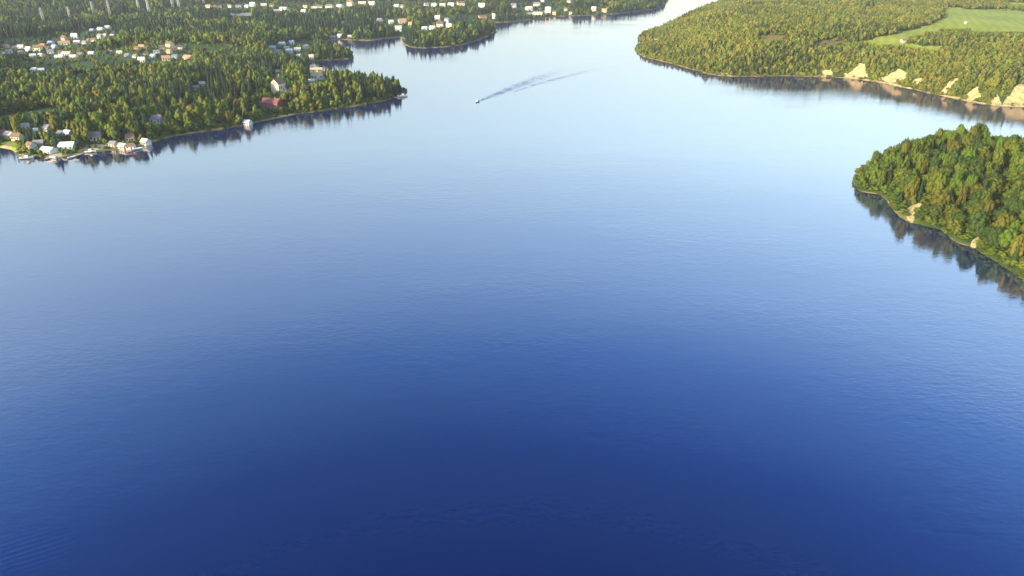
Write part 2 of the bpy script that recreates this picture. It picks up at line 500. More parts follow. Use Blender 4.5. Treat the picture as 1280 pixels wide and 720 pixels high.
def build_land():
    th = np.radians(np.arange(-52, 52.01, .11))
    r = 190 * 1.0042 ** np.arange(0, 790)
    R, T = np.meshgrid(r, th, indexing='ij')
    X, Y = R * np.sin(T), R * np.cos(T)
    h, sa, sb, s_c = height(X.ravel(), Y.ravel())
    x, y = X.ravel(), Y.ravel()
    s = np.maximum(np.maximum(sa, sb), s_c)
    nr, ntm = X.shape
    idx = np.arange(nr * ntm).reshape(nr, ntm)
    q = np.stack([idx[:-1, :-1], idx[:-1, 1:], idx[1:, 1:], idx[1:, :-1]], -1).reshape(-1, 4)[:, ::-1]
    q = q[h[q].max(1) > -1.5]
    q = q[s[q].max(1) > -6]
    V = np.stack([x, y, h], 1)
    px, py, _ = project(x, y, h)
    fine = np.zeros(len(x), bool)
    for k in ('sand', 'meadow', 'field', 'dry'):
        for p in Z[k]:
            a = np.array(p, float); m = 7
            fine |= (px > a[:, 0].min() - m) & (px < a[:, 0].max() + m) & (py > a[:, 1].min() - m) & (py < a[:, 1].max() + m) & (k == 'sand')
    fine |= (s < 7) & (y < 480)
    fq = fine[q].all(1)
    q, qf = q[~fq], q[fq]
    # split the cells round the bluffs and the near shore into 4 x 4
    c = V[qf]
    t = np.linspace(0, 1, 5)
    U, Wt = np.meshgrid(t, t, indexing='ij')
    U, Wt = U.ravel()[None, :, None], Wt.ravel()[None, :, None]
    P = (c[:, None, 0] * (1 - U) * (1 - Wt) + c[:, None, 1] * U * (1 - Wt) + c[:, None, 2] * U * Wt + c[:, None, 3] * (1 - U) * Wt)
    n0 = len(V)
    V = np.concatenate([V, P.reshape(-1, 3)])
    g = np.arange(25).reshape(5, 5)
    sq = np.stack([g[:-1, :-1], g[1:, :-1], g[1:, 1:], g[:-1, 1:]], -1).reshape(-1, 4)
    q = np.concatenate([q, (sq[None] + (np.arange(len(qf)) * 25)[:, None, None] + n0).reshape(-1, 4)])
    cen = V[q].mean(1)
    hh, ca, cb, cc = height(cen[:, 0], cen[:, 1])
    zq = zone(cen[:, 0], cen[:, 1], cen[:, 2], ca, cb, cc)
    names = {0: ('hills', 'forest_floor'), 1: ('meadow', 'meadow'), 2: ('village_green', 'pasture'), 3: ('dry_meadow', 'dry'), 4: ('sandy_bluffs', 'sand'), 5: ('gravel_road', 'road'), 6: ('shore', 'beach'), 7: ('field', 'field')}
    for k, (nm, mt) in names.items():
        f = q[zq == k]
        used, inv = np.unique(f, return_inverse=True)
        o = obj(nm, mesh_np(nm, V[used], inv.reshape(-1, 4), M[mt], smooth=True))
        tag(o, kind='structure')
build_land()

# the lake: one sheet reaching past the hills
W = 6500
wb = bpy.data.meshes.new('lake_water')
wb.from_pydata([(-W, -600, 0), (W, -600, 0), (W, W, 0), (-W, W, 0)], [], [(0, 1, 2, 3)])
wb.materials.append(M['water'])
tag(obj('lake_water', wb), kind='structure')

# evening air
def build_haze():
    m = bpy.data.materials.new('haze')
    m.use_nodes = True
    nt = m.node_tree
    nt.nodes.remove(nt.nodes['Principled BSDF'])
    v = nt.nodes.new('ShaderNodeVolumePrincipled')
    v.inputs['Color'].default_value = (.80, .88, 1.0, 1)
    v.inputs['Density'].default_value = HAZE
    v.inputs['Anisotropy'].default_value = 0.0
    nt.links.new(v.outputs[0], nt.nodes['Material Output'].inputs['Volume'])
    b = MB().box(-W - 100, W + 100, -700, W + 100, -6, 124)
    tag(b.build('haze', m), kind='stuff')
HAZE = 0.00006
if HAZE: build_haze()

# ------------------------------------------------------------------ houses, boathouses, towers
PROT = []          # things and clearings the trees in front leave in sight: x, y, z, half width, depth

def make_house(px, py, wpx, hpx, wall, roof, label, rot=None, group=None, cat='house', name='house', windows=None, chimney=False, d=None, flat=.42, keep=None):
    if py < 100:
        wpx, hpx = wpx * .84, hpx * .80
    elif name != 'villa':
        wpx, hpx = wpx * .82, hpx * .80
    x, y, z = land_hit(px, py + hpx * .42)
    z = max(z, .35)
    scale = project(x, y, z)[2]
    w = max(2.6 if 'tiny' in label else 4.5, wpx / FPX * scale)
    ht = max(2.2 if 'tiny' in label else 3.2, hpx / FPX * scale)
    d = d or min(max(w * .72, 2.4 if 'tiny' in label else 4.5), 9.5)
    hr = min(ht * flat, d * .5)
    hw = ht - hr
    if rot is None: rot = random.uniform(-28, 28)
    root = tag(empty(name, (x, y, z), radians(rot)), label, cat, group)
    b = MB().prism_x([(-d / 2, -2), (d / 2, -2), (d / 2, hw), (0, hw + hr), (-d / 2, hw)], -w / 2, w / 2)
    b.build('wall', WALLS[wall], root)
    e, t = .35, .16
    k = hr / (d / 2)
    o = d / 2 + e
    r = MB().prism_x([(-o, hw - k * e + .02), (0, hw + hr + .02), (o, hw - k * e + .02), (o, hw - k * e + t + .02), (0, hw + hr + t + .05), (-o, hw - k * e + t + .02)], -w / 2 - e, w / 2 + e)
    ro = r.build('roof', ROOFS[roof], root)
    if chimney:
        MB().box(w * .18, w * .18 + .9, -.1, .8, hw + hr * .6, hw + hr + 1.1).build('chimney', WALLS['brown'], ro)
    n = windows if windows is not None else (3 if wpx > 7 else 2)
    sill, top = hw * .38, min(hw * .80, hw * .38 + 1.5)
    for i in range(n):
        cx = -w / 2 + w * (i + .5) / n
        if i == n // 2 and n > 1:
            MB().box(cx - .55, cx + .55, -d / 2 - .05, -d / 2 + .02, 0, min(2.1, hw * .8)).build('door', M['door'], root)
            continue
        fr = MB().box(cx - .8, cx + .8, -d / 2 - .04, -d / 2 + .02, sill - .1, top + .1).build('window', M['trim'], root)
        MB().box(cx - .65, cx + .65, -d / 2 - .06, -d / 2 - .02, sill, top).build('pane', M['glass'], fr)
    PROT.append((x, y, z + hw * (keep if keep is not None else .35 if py < 140 else .2), w * (.42 if name != 'villa' else .62), d * .5 + .8))
    return root, (w, d, hw, hr)

G1, G2, G3 = 'houses of the hillside village', 'houses beside the bright field', 'houses on the near shore'
G4, G5, G6 = 'houses along the far ridge', 'houses round the small harbour', 'houses on the far river bank'
HS = [
 # hillside village, far left
 (2, 67, 8, 6, 'white', 'grey', 'white house at the frame edge, lower end of the hillside village row', G1),
 (9, 58, 6, 5, 'beige', 'brown', 'small beige house with brown roof above the first white village house', G1),
 (12, 65, 8, 6, 'cream', 'grey', 'cream house second from the frame edge in the hillside village', G1),
 (19, 60, 6, 4, 'beige', 'grey', 'low beige house between two pale neighbours near the village edge', G1),
 (27, 59, 8, 6, 'white', 'pale', 'white house with pale roof under the dark conifers behind the village', G1),
 (27, 66, 7, 4, 'grey', 'grey', 'low grey shed below the pale roofed white village house', G1),
 (37, 62, 8, 7, 'white', 'white', 'bright white house standing alone in the middle of the left village row', G1),
 (48, 61, 11, 9, 'cream', 'brown', 'large cream house with brown roof, broadest in the left village row', G1),
 (54, 57, 5, 5, 'orange', 'orange', 'small orange gabled house just behind the broad cream village house', G1),
 (42, 70, 8, 4, 'grey', 'pale', 'grey shed with pale metal roof below the broad cream house', G1),
 (52, 69, 8, 5, 'cream', 'pale', 'low cream bungalow with pale roof beside the grey metal roofed shed', G1),
 (64, 54, 7, 5, 'blue', 'blue', 'pale blue house with slate blue roof at the bend of the village', G1),
 (69, 59, 8, 6, 'white', 'blue', 'white house with slate blue roof in front of the pale blue house', G1),
 (64, 65, 8, 6, 'blue', 'grey', 'pale blue house with grey roof at the foot of the village', G1),
 (60, 60, 5, 4, 'grey', 'brown', 'tiny grey outbuilding among the slate blue village roofs', G1),
 (81, 48, 8, 7, 'beige', 'brown', 'tall beige gabled house with brown roof up the village slope', G1),
 (77, 54, 7, 5, 'cream', 'orange', 'cream house with orange roof below the tall beige gable', G1),
 (84, 54, 8, 6, 'white', 'orange', 'white house with orange roof below the tall beige gable', G1),
 (94, 46, 8, 8, 'white', 'white', 'brightest all white house at the top of the hillside village', G1),
 (97, 53, 8, 5, 'cream', 'pale', 'cream bungalow with pale roof straight below the brightest white house', G1),
 (107, 54, 7, 6, 'white', 'grey', 'white house with sloping grey roof right of the cream bungalow', G1),
 (112, 50, 5, 4, 'brown', 'brown', 'small brown timber house between the white and beige village houses', G1),
 (118, 50, 7, 5, 'cream', 'brown', 'cream house with brown roof at the upper right of the village', G1),
 (126, 46, 8, 7, 'beige', 'grey', 'beige house with grey roof high at the upper right of the village', G1),
 (132, 45, 5, 5, 'grey', 'pale', 'narrow grey house touching the high beige village house', G1),
 (141, 45, 6, 4, 'beige', 'pale', 'low beige house with pale roof, last at the upper village end', G1),
 (116, 38, 7, 4, 'grey', 'blue', 'grey house with blue roof alone against the dark wood', G1),
 (126, 36, 8, 4, 'white', 'blue', 'white house with blue roof alone against the dark wood', G1),
 (135, 34, 7, 4, 'white', 'pale', 'white house with pale roof highest against the dark wood', G1),
 (77, 66, 7, 6, 'cream', 'brown', 'cream gabled cottage above the long white barn', G1),
 (75, 71.5, 11, 4, 'white', 'white', 'long low white barn at the foot of the hillside village', G1),
 (84, 67.5, 11, 6, 'cream', 'pale', 'long cream house with pale roof at the foot of the village', G1),
 (92, 71, 10, 5, 'white', 'pale', 'white bungalow with pale roof nearest the green below the village', G1),
 (101, 68, 6, 3.5, 'grey', 'grey', 'grey shed by the hedge right of the white bungalow', G1),
 (115, 67, 8, 5, 'blue', 'pale', 'pale blue barn with pale roof between the village and bright field', G1),
 (44, 87.5, 8, 6, 'white', 'white', 'white barn alone on the dark meadow below the village', G1),
 (52, 88, 8, 5.5, 'green', 'pale', 'grey green barn built against the lone white barn', G1),
 (21, 29, 4, 4, 'beige', 'pale', 'tiny beige hut in the forest near the power line', None),
 # beside the bright field
 (139, 65, 3.5, 4, 'beige', 'grey', 'tiny beige hut on the far side of the bright field', G2),
 (150, 66, 7, 5, 'yellow', 'pale', 'small yellow house with pale roof alone in the bright field', G2),
 (160, 70, 6, 3, 'grey', 'grey', 'low grey shed at the edge of the bright field', G2),
 (172, 61, 7, 6, 'yellow', 'brown', 'yellow house with brown roof first by the bright field', G2),
 (178, 59, 9, 6, 'cream', 'orange', 'cream house with orange roof behind the yellow house', G2),
 (170, 70.5, 6, 5, 'cream', 'grey', 'small cream house with grey roof below the yellow house', G2),
 (178, 76, 9, 9, 'white', 'green' if False else 'pale', 'tall white house with pale roof below the field hamlet', G2),
 (184, 67, 8, 5, 'brown', 'black', 'dark brown house with black roof amid the field hamlet', G2),
 (196, 65, 8, 5, 'white', 'grey', 'white house with grey roof right of the dark brown house', G2),
 (192, 70, 7, 5, 'blue', 'blue', 'blue house with blue roof in the middle of the field hamlet', G2),
 (192, 78, 4, 4, 'white', 'grey', 'tiny white shed in front of the blue hamlet house', G2),
 (203, 59.5, 9, 6, 'beige', 'brown', 'beige house with brown roof beside the largest hamlet house', G2),
 (213, 56, 11, 8, 'cream', 'brown', 'largest cream house with brown roof at the top of the hamlet', G2),
 (212, 64.5, 6, 6, 'cream', 'orange', 'narrow cream gable house straight below the largest hamlet house', G2),
 (218, 61, 7, 6, 'brown', 'brown', 'brown timber house between the cream and white hamlet gables', G2),
 (225, 59.5, 8, 6, 'white', 'black', 'white gabled house with black roof at the right hamlet end', G2),
 (208, 73.5, 11, 8, 'cream', 'orange', 'broad cream house with orange roof low in the hamlet', G2),
 (219, 71, 9, 4, 'blue', 'grey', 'low blue outbuilding between the broad cream and orange roofed houses', G2),
 (236, 72.5, 14, 7, 'cream', 'orange', 'long cream house with orange roof furthest right in the hamlet', G2),
 (253, 105, 9, 6, 'white', 'pale', 'white cabin with pale roof alone in the forest', None),
 (246, 110, 7, 5, 'grey', 'grey', 'grey cabin below the white cabin in the forest', None),
 # near shore
 (4, 166.5, 16, 9, 'cream', 'brown', 'cream bungalow at the frame edge above the shore meadow', G3),
 (13, 169, 14, 9, 'cream', 'pale', 'cream house with pale roof beside the frame edge bungalow', G3),
 (23, 171.5, 14, 11, 'cream', 'brown', 'cream house with large brown roof above the boathouses', G3),
 (33, 158, 5, 8, 'white', 'grey', 'narrow white house with grey roof behind the shore cottages', G3),
 (46, 163, 5, 6, 'white', 'pale', 'tiny white shed among trees between the two narrow houses', G3),
 (61, 160, 9, 9, 'white', 'grey', 'white gabled cottage with grey roof among the shore trees', G3),
 (86, 167, 7, 6, 'white', 'white', 'bright all white shed among the dark shore trees', G3),
 (78, 168, 7, 5, 'grey', 'grey', 'grey shed beside the bright all white shed', G3),
 (40, 182.5, 12, 11, 'white', 'brown', 'white boathouse with brown roof at the water, first of the row', G3),
 (50, 180, 13, 11, 'brown', 'grey', 'brown timber boathouse with grey roof beside the first boathouse', G3),
 (62, 188, 20, 9, 'white', 'white', 'long white boathouse with white roof on the waterfront', G3),
 (86, 182.5, 21, 11, 'green', 'white', 'broad boathouse with large white sloping roof by the beach', G3),
 (122, 171, 16, 13, 'cream', 'grey', 'cream house with grey roof and chimney among yellow shore trees', G3),
 (143, 180.5, 8, 7, 'beige', 'grey', 'small beige cottage with grey roof by the sandy shore', G3),
 (164, 173, 11, 12, 'cream', 'brown', 'tall cream cottage with brown roof between shore birches', G3),
 (155, 184, 12, 5, 'beige', 'pale', 'low beige boat shed with pale roof at the water', G3),
 (164, 183.5, 6, 8, 'white', 'brown', 'narrow white boathouse beside the low beige boat shed', G3),
 (183, 178, 9, 9, 'white', 'pale', 'tall white boathouse at the water where the stony shore begins', G3),
 (197, 150, 16, 13, 'white', 'grey', 'white villa with steep grey roof on the wooded slope', None),
 (310, 154.5, 6.5, 4.5, 'white', 'pale', 'white boathouse with pale roof alone on the stony shore', None),
 # far ridge
 (261, 9, 8, 6, 'cream', 'orange', 'cream farmhouse with orange roof nearest the power line', G4),
 (268, 9, 6, 4, 'orange', 'orange', 'low orange barn beside the cream farmhouse', G4),
 (275, 8.5, 6, 4, 'cream', 'brown', 'small cream barn with brown roof beyond the orange barn', G4),
 (287, 8, 6, 4, 'white', 'grey', 'white house with grey roof above the sand pit', G4),
 (298, 8, 8, 3.5, 'blue', 'grey', 'low pale blue house with grey roof above the sand pit', G4),
 (309, 8, 6, 4, 'white', 'blue', 'white house with blue roof above the sand pit', G4),
 (316, 6, 7, 6, 'white', 'white', 'bright all white house on the far ridge beyond the sand pit', G4),
 (330, 6.5, 8, 4, 'cream', 'pale', 'cream house with pale roof right of the bright ridge house', G4),
 (340, 7, 6, 3.5, 'beige', 'brown', 'low beige house with brown roof on the far ridge', G4),
 (355, 12, 12, 6, 'white', 'pale', 'large white hall with pale roof in front of the ridge houses', G4),
 (346, 14, 7, 4, 'grey', 'pale', 'grey annex with pale roof by the large white hall', G4),
 (380, 15, 7, 6, 'white', 'white', 'bright white house standing forward of the ridge, before dark woods', G4),
 (382, 9, 6, 5, 'cream', 'orange', 'cream house with orange roof behind the forward bright house', G4),
 (392, 10, 8, 4, 'beige', 'pale', 'low beige house with pale roof right of the orange roofed one', G4),
 (400, 9, 8, 5, 'white', 'brown', 'white house with brown roof in the middle of the ridge row', G4),
 (412, 8.5, 10, 5, 'cream', 'grey', 'broad cream house with grey roof in the ridge row', G4),
 (425, 8.5, 9, 6, 'white', 'blue', 'white house with blue roof left of the tallest ridge house', G4),
 (438, 5, 8, 9, 'cream', 'brown', 'tallest cream house with brown roof on the far ridge', G4),
 (453, 4, 11, 4, 'beige', 'pale', 'long beige row house with pale roof right of the tallest house', G4),
 (465, 4.5, 9, 5, 'white', 'pale', 'white row house with pale roof ending the beige row', G4),
 # small harbour
 (341, 60, 9, 5, 'grey', 'blue', 'grey boat shed with blue roof first in the small harbour', G5),
 (353, 55, 9, 5, 'blue', 'pale', 'pale blue house with pale roof at the top of the harbour', G5),
 (365, 53.5, 7, 6, 'white', 'blue', 'white gabled house with blue roof at the top of the harbour', G5),
 (347, 64.5, 9, 5, 'blue', 'grey', 'blue boat shed with grey roof at the harbour edge', G5),
 (359, 60, 8, 4, 'grey', 'grey', 'low grey shed with grey roof in the harbour centre', G5),
 (362, 64, 9, 5, 'blue', 'blue', 'blue shed with blue roof in the harbour front', G5),
 (372, 62, 9, 5, 'grey', 'pale', 'grey shed with pale metal roof in the harbour front', G5),
 (383, 59, 9, 6, 'white', 'grey', 'white house with grey roof at the right side of the harbour', G5),
 (374, 70, 5, 4, 'beige', 'pale', 'small beige hut below the harbour sheds', G5),
 (389.5, 72, 5, 8, 'white', 'pale', 'narrow white boathouse by the bay water', G5),
 (348, 90, 8, 5, 'grey', 'blue', 'grey cabin with blue roof just behind the cream villa on the headland', None),
 (416, 46, 8, 4, 'blue', 'grey', 'low pale blue boathouse on the bay beyond the harbour', G5),
 (425, 45.5, 6, 5.5, 'white', 'white', 'bright white boathouse on the bay beyond the harbour', G5),
 (437, 46, 5, 4, 'cream', 'pale', 'small cream boathouse right of the bright one on the bay', G5),
 (428, 28.5, 6, 4, 'blue', 'blue', 'blue cabin with blue roof alone in the dark far wood', None),
 # far river bank
 (475, 26, 8, 6, 'white', 'grey', 'white house with grey roof at the left end of the bank', G6),
 (489, 28, 7, 6, 'cream', 'pale', 'cream house with pale roof left of the orange roofed bank house', G6),
 (503, 27, 11, 7, 'beige', 'orange', 'large beige house with orange roof on the far bank', G6),
 (498, 36, 9, 7, 'white', 'white', 'bright white house below the large orange roofed bank house', G6),
 (513, 30, 5, 5, 'cream', 'orange', 'small cream house touching the large orange roofed house', G6),
 (496, 8, 7, 5, 'white', 'pale', 'white house with pale roof, left of a pair on the river ridge', G6),
 (503, 8.5, 5, 5, 'white', 'brown', 'white house with brown roof, right of a pair on the river ridge', G6),
 (533, 6, 6, 5, 'white', 'grey', 'white terrace house with grey roof, first of the ridge terrace', G6),
 (543, 6.5, 8, 5, 'white', 'blue', 'white terrace house with blue roof, second of the ridge terrace', G6),
 (553, 6.5, 8, 4.5, 'cream', 'pale', 'cream terrace house with pale roof, third of the ridge terrace', G6),
 (564, 6, 9, 5, 'white', 'pale', 'white terrace house with pale roof, fourth of the ridge terrace', G6),
 (576, 5, 10, 6, 'cream', 'brown', 'broad cream terrace house with brown roof ending the ridge terrace', G6),
 (602, 8, 9, 8, 'white', 'white', 'bright white house alone on the ridge above the narrow wooded spit', G6),
 (547, 23, 7, 7, 'white', 'white', 'bright white house highest behind the wooded spit', G6),
 (558.5, 26, 6, 7, 'white', 'grey', 'tall white house with grey roof behind the wooded spit', G6),
 (550, 31, 9, 8, 'white', 'brown', 'white house with brown roof in the cluster behind the spit', G6),
 (541, 35.5, 9, 6, 'cream', 'pale', 'cream boathouse with pale roof behind the spit', G6),
 (531, 36, 8, 5, 'blue', 'pale', 'pale blue boathouse at the left of the spit cluster', G6),
 (561, 32.5, 8, 6, 'white', 'pale', 'white boathouse with pale roof at the channel behind the spit', G6),
 (603, 21, 11, 4, 'orange', 'brown', 'long low orange boat shed on the channel bank', G6),
 (617, 21, 4, 7, 'white', 'white', 'narrow tall white house at the channel mouth', G6),
 (642, 8, 8, 7, 'white', 'grey', 'white house with grey roof, first on the town waterfront', G6),
 (661, 11, 9, 6, 'cream', 'white', 'cream house with white roof on the town waterfront', G6),
 (671, 6, 10, 6, 'beige', 'grey', 'broad beige house with grey roof high above the waterfront', G6),
 (678, 1.5, 6, 4, 'white', 'pale', 'small white house with pale roof topmost above the waterfront', G6),
 (685, 13, 8, 8, 'cream', 'pale', 'brightest cream house with pale roof at the water', G6),
 (672, 17, 14, 4, 'cream', 'pale', 'long low cream boathouse on the town waterfront', G6),
 (693, 16.5, 5, 6, 'yellow', 'brown', 'small yellow boathouse right of the brightest cream house', G6),
 (711, 2, 5, 5, 'white', 'grey', 'white house with grey roof up the bank at the town end', G6),
 (707, 12, 5, 5, 'beige', 'brown', 'beige cottage with brown roof at the town end', G6),
 (713, 17, 4, 5, 'cream', 'grey', 'tiny cream boathouse with grey roof ending the waterfront', G6),
 (742, 12, 7, 6.5, 'cream', 'white', 'cream villa with white roof alone on the last wooded bank', G6),
 (755, 13.5, 7, 5.5, 'beige', 'orange', 'beige villa with orange roof alone on the last wooded bank', G6),
 (819, 50.5, 4, 4, 'white', 'pale', 'tiny white cabin on the low tip of the green headland', None),
 (1207, 29, 2, 2.5, 'white', 'pale', 'tiny white hut in the green field on the headland', None),
 (1129, 52, 4, 2.5, 'beige', 'brown', 'low beige barn at the edge of the headland field', None),
]
for px, py, wpx, hpx, wall, roof, label, grp in HS:
    shed = any(k in label for k in ('shed', 'barn', 'hut', 'boathouse', 'annex', 'outbuilding'))
    nm = 'boathouse' if 'boathouse' in label or 'boat shed' in label else ('barn' if 'barn' in label else ('shed' if shed else 'house'))
    make_house(px, py, wpx, hpx, wall, roof, label, None, grp, nm, nm, chimney=('chimney' in label) or (not shed and wpx > 9))

# the two big villas and the red roofed one on the wooded headland
def villa(px, py, wpx, hpx, wall, roof, label, rot, wing=None, dormer=False, porch=False):
    root, (w, d, hw, hr) = make_house(px, py, wpx, hpx, wall, roof, label, rot, None, 'villa', 'villa', 4, True, None, .42, .05)
    if wing:
        wl, wh, mat, side = wing
        a, b = (w / 2 + .02, w / 2 + wl) if side > 0 else (-w / 2 - wl, -w / 2 - .02)
        MB().prism_x([(-d * .42, -2), (d * .3, -2), (d * .3, wh), (-.06 * d, wh + d * .18), (-d * .42, wh)], a, b).build('wing', WALLS[mat], root)
        MB().prism_x([(-d * .42 - .3, wh - .1), (-.06 * d, wh + d * .18 + .03), (d * .3 + .3, wh - .1), (d * .3 + .3, wh + .1), (-.06 * d, wh + d * .18 + .25), (-d * .42 - .3, wh + .1)], a - .05, b + .3).build('wing_roof', ROOFS[roof], root)
        for t in (.3, .7):
            cx = a + (b - a) * t
            fr = MB().box(cx - .7, cx + .7, -d * .42 - .04, -d * .42 + .02, .9, 2.2).build('window', M['trim'], root)
            MB().box(cx - .55, cx + .55, -d * .42 - .06, -d * .42 - .02, 1, 2.1).build('pane', M['glass'], fr)
    if dormer:
        for cx in (-w * .22, w * .22):
            g = MB()
            y0, y1 = -d * .42, -d * .05
            z0, z1 = hw + hr * .1, hw + hr * .62
            g.box(cx - 1.1, cx + 1.1, y0, y1, z0, z1)
            dm = g.build('dormer', WALLS[wall], root)
            MB().box(cx - .7, cx + .7, y0 - .05, y0 + .02, z0 + .5, z1 - .2).build('pane', M['glass'], dm)
            MB().box(cx - 1.4, cx + 1.4, y0 - .3, y1, z1 + .02, z1 + .2).build('dormer_roof', ROOFS[roof], dm)
    if porch:
        MB().box(-w * .5, w * .5, -d / 2 - 2.6, -d / 2 - .02, -2, .5).build('terrace', WALLS['white'], root)
        for cx in (-w * .45, 0, w * .45):
            MB().bar((cx, -d / 2 - 2.4, .5), (cx, -d / 2 - 2.4, 1.5), .06).build('railing_post', M['trim'], root)
        MB().box(-w * .48, w * .48, -d / 2 - 2.45, -d / 2 - 2.35, 1.5, 1.58).build('railing', M['trim'], root)
    return root
villa(349, 107.5, 16, 16, 'cream', 'brown', 'cream villa with steep front gable and terrace halfway along the wooded headland', 72, None, False, True)
villa(397, 94, 17, 19, 'cream', 'tan', 'large cream yellow villa with tan roof and dormers on top of the wooded headland', 8, (9, 3, 'white', 1), True, True)
make_house(390, 102, 9, 6, 'white', 'pale', 'low white garden house left below the large cream yellow villa', 10, None, 'house')
villa(341, 129.5, 22, 11, 'red', 'red', 'long villa with red walls and red roof near the headland shore', -12, (5, 2.6, 'red', -1))
PROT_H = len(PROT)
for k in ('sand', 'meadow', 'field', 'pasture', 'road', 'dry'):
    for p in Z[k]:
        p = np.array(p, float)
        stp = 5 if k == 'sand' else 9
        gx, gy = np.meshgrid(np.arange(p[:, 0].min(), p[:, 0].max() + 1, stp), np.arange(p[:, 1].min(), p[:, 1].max() + 1, 3 if k == 'sand' else 4))
        ok = inside(gx, gy, p) & (gx > -40) & (gx < 1320)
        for a, b in zip(gx[ok], gy[ok]):
            x, y, z = land_hit(a, b)
            if k == 'pasture':      # gardens keep low shrubs and small trees
                PROT.append((x, y, z + 4.0, 4, 0))
            elif z > .1:
                PROT.append((x, y, z + {'sand': .4, 'field': 2.6}.get(k, .6), 4 if k != 'sand' else 1.5, 0 if k == 'sand' else -1))
for a, b in ((386, 83), (394, 83), (403, 84), (412, 84), (421, 83), (432, 85), (443, 86), (452, 86), (462, 88), (472, 89), (482, 90), (492, 94), (503, 98), (509, 106)):
    x, y = ground(a, b)         # the open bay seen over the headland's trees
    PROT.append((x, y, 0, 5, 0))

# transmission towers of the power line
def make_tower(h):
    root = empty('transmission_tower', (0, 0, 0))
    legs = MB()
    b0, b1 = h * .046, h * .022
    for sx in (-1, 1):
        for sy in (-1, 1):
            MB().bar((sx * b0, sy * b0, -1.5), (sx * b1, sy * b1, h * .96), .34, .2).build('leg', M['steel'], root)
    n = 8
    for i in range(n):
        z0, z1 = h * .96 * i / n, h * .96 * (i + 1) / n
        r0, r1 = b0 + (b1 - b0) * i / n, b0 + (b1 - b0) * (i + 1) / n
        for a, b in (((-1, -1), (1, -1)), ((1, -1), (1, 1)), ((1, 1), (-1, 1)), ((-1, 1), (-1, -1))):
            legs.bar((a[0] * r0, a[1] * r0, z0), (b[0] * r1, b[1] * r1, z1), .14)
            legs.bar((b[0] * r0, b[1] * r0, z0), (a[0] * r1, a[1] * r1, z1), .14)
    legs.build('lattice_brace', M['steel'], root)
    for k, (zz, l) in enumerate(((.95, .07), (.82, .10), (.69, .08))):
        a = MB()
        a.bar((-l * h, 0, h * zz), (l * h, 0, h * zz), .22)
        a.bar((-l * h, 0, h * zz), (0, 0, h * zz + h * .045), .12)
        a.bar((l * h, 0, h * zz), (0, 0, h * zz + h * .045), .12)
        ao = a.build('cross_arm', M['steel'], root)
        for s in (-1, 1):
            MB().bar((s * l * h, 0, h * zz - .2), (s * l * h, 0, h * zz - 1.8), .16, n=6).build('insulator', M['insul'], ao)
    return root
def copy_tree(o, parent=None):
    c = o.copy()
    COL.objects.link(c)
    if parent:
        c.parent = parent
    for ch in list(o.children):
        copy_tree(ch, c)
    return c
tw = [(55, 28, 26, 'pale lattice transmission tower furthest left on the far hillside'),
      (88, 24.5, 24, 'pale lattice transmission tower second from the left above the dark woods'),
      (118, 20.5, 29, 'pale lattice transmission tower left of a close pair on the clearing'),
      (138, 20, 31, 'pale lattice transmission tower right of a close pair on the clearing'),
      (174, 13.5, 34, 'tall pale lattice tower left of the middle pair, top above the picture'),
      (186, 14.5, 36, 'tallest pale lattice tower right of the middle pair, beside open grass'),
      (216, 9, 33, 'pale lattice tower left of the narrow pair behind the green strip'),
      (224, 9.5, 33, 'pale lattice tower right of the narrow pair behind the green strip'),
      (255, 5, 33, 'pale lattice transmission tower nearest the cream farmhouse')]
tower0 = make_tower(30.0)
for i, (px, py, h, lab) in enumerate(tw):
    o = tower0 if i == 0 else copy_tree(tower0)
    x, y, z = land_hit(px, py)
    o.location = (x, y, z)
    o.rotation_euler = (0, 0, radians(35))
    o.scale = (1.05, 1.05, h / 30 * .78)
    tag(o, lab, 'transmission tower', 'towers of the power line')
    PROT.append((x, y, z + 2, 4, 3))

# ------------------------------------------------------------------ trees
def ico(sub):
    bm = bmesh.new()
    bmesh.ops.create_icosphere(bm, subdivisions=sub, radius=1)
    v = np.array([p.co[:] for p in bm.verts]); f = np.array([[q.index for q in p.verts] for p in bm.faces])
    bm.free()
    return v, f
ICO1, ICO2 = ico(1), ico(2)

def cat(parts):
    vs, fs, n = [], [], 0
    for v, f in parts:
        vs.append(v); fs.append(f + n); n += len(v)
    return np.concatenate(vs), np.concatenate(fs)

def leaf_cards(r, P, Nrm, size):
    """small three cornered leaf sprays, one at each point, standing off along its normal"""
    n = len(P)
    t = r.normal(size=(n, 3)); t -= (t * Nrm).sum(1)[:, None] * Nrm * .6
    t /= np.linalg.norm(t, axis=1)[:, None] + 1e-9
    b = np.cross(t, Nrm + r.normal(scale=.5, size=(n, 3)))
    b /= np.linalg.norm(b, axis=1)[:, None] + 1e-9
    s = size * r.uniform(.6, 1.3, (n, 1))
    V = np.stack([P - t * s * .8, P + t * s * .8, P + (b * .9 + Nrm * .5) * s], 1).reshape(-1, 3)
    return V, np.arange(3 * n).reshape(n, 3)

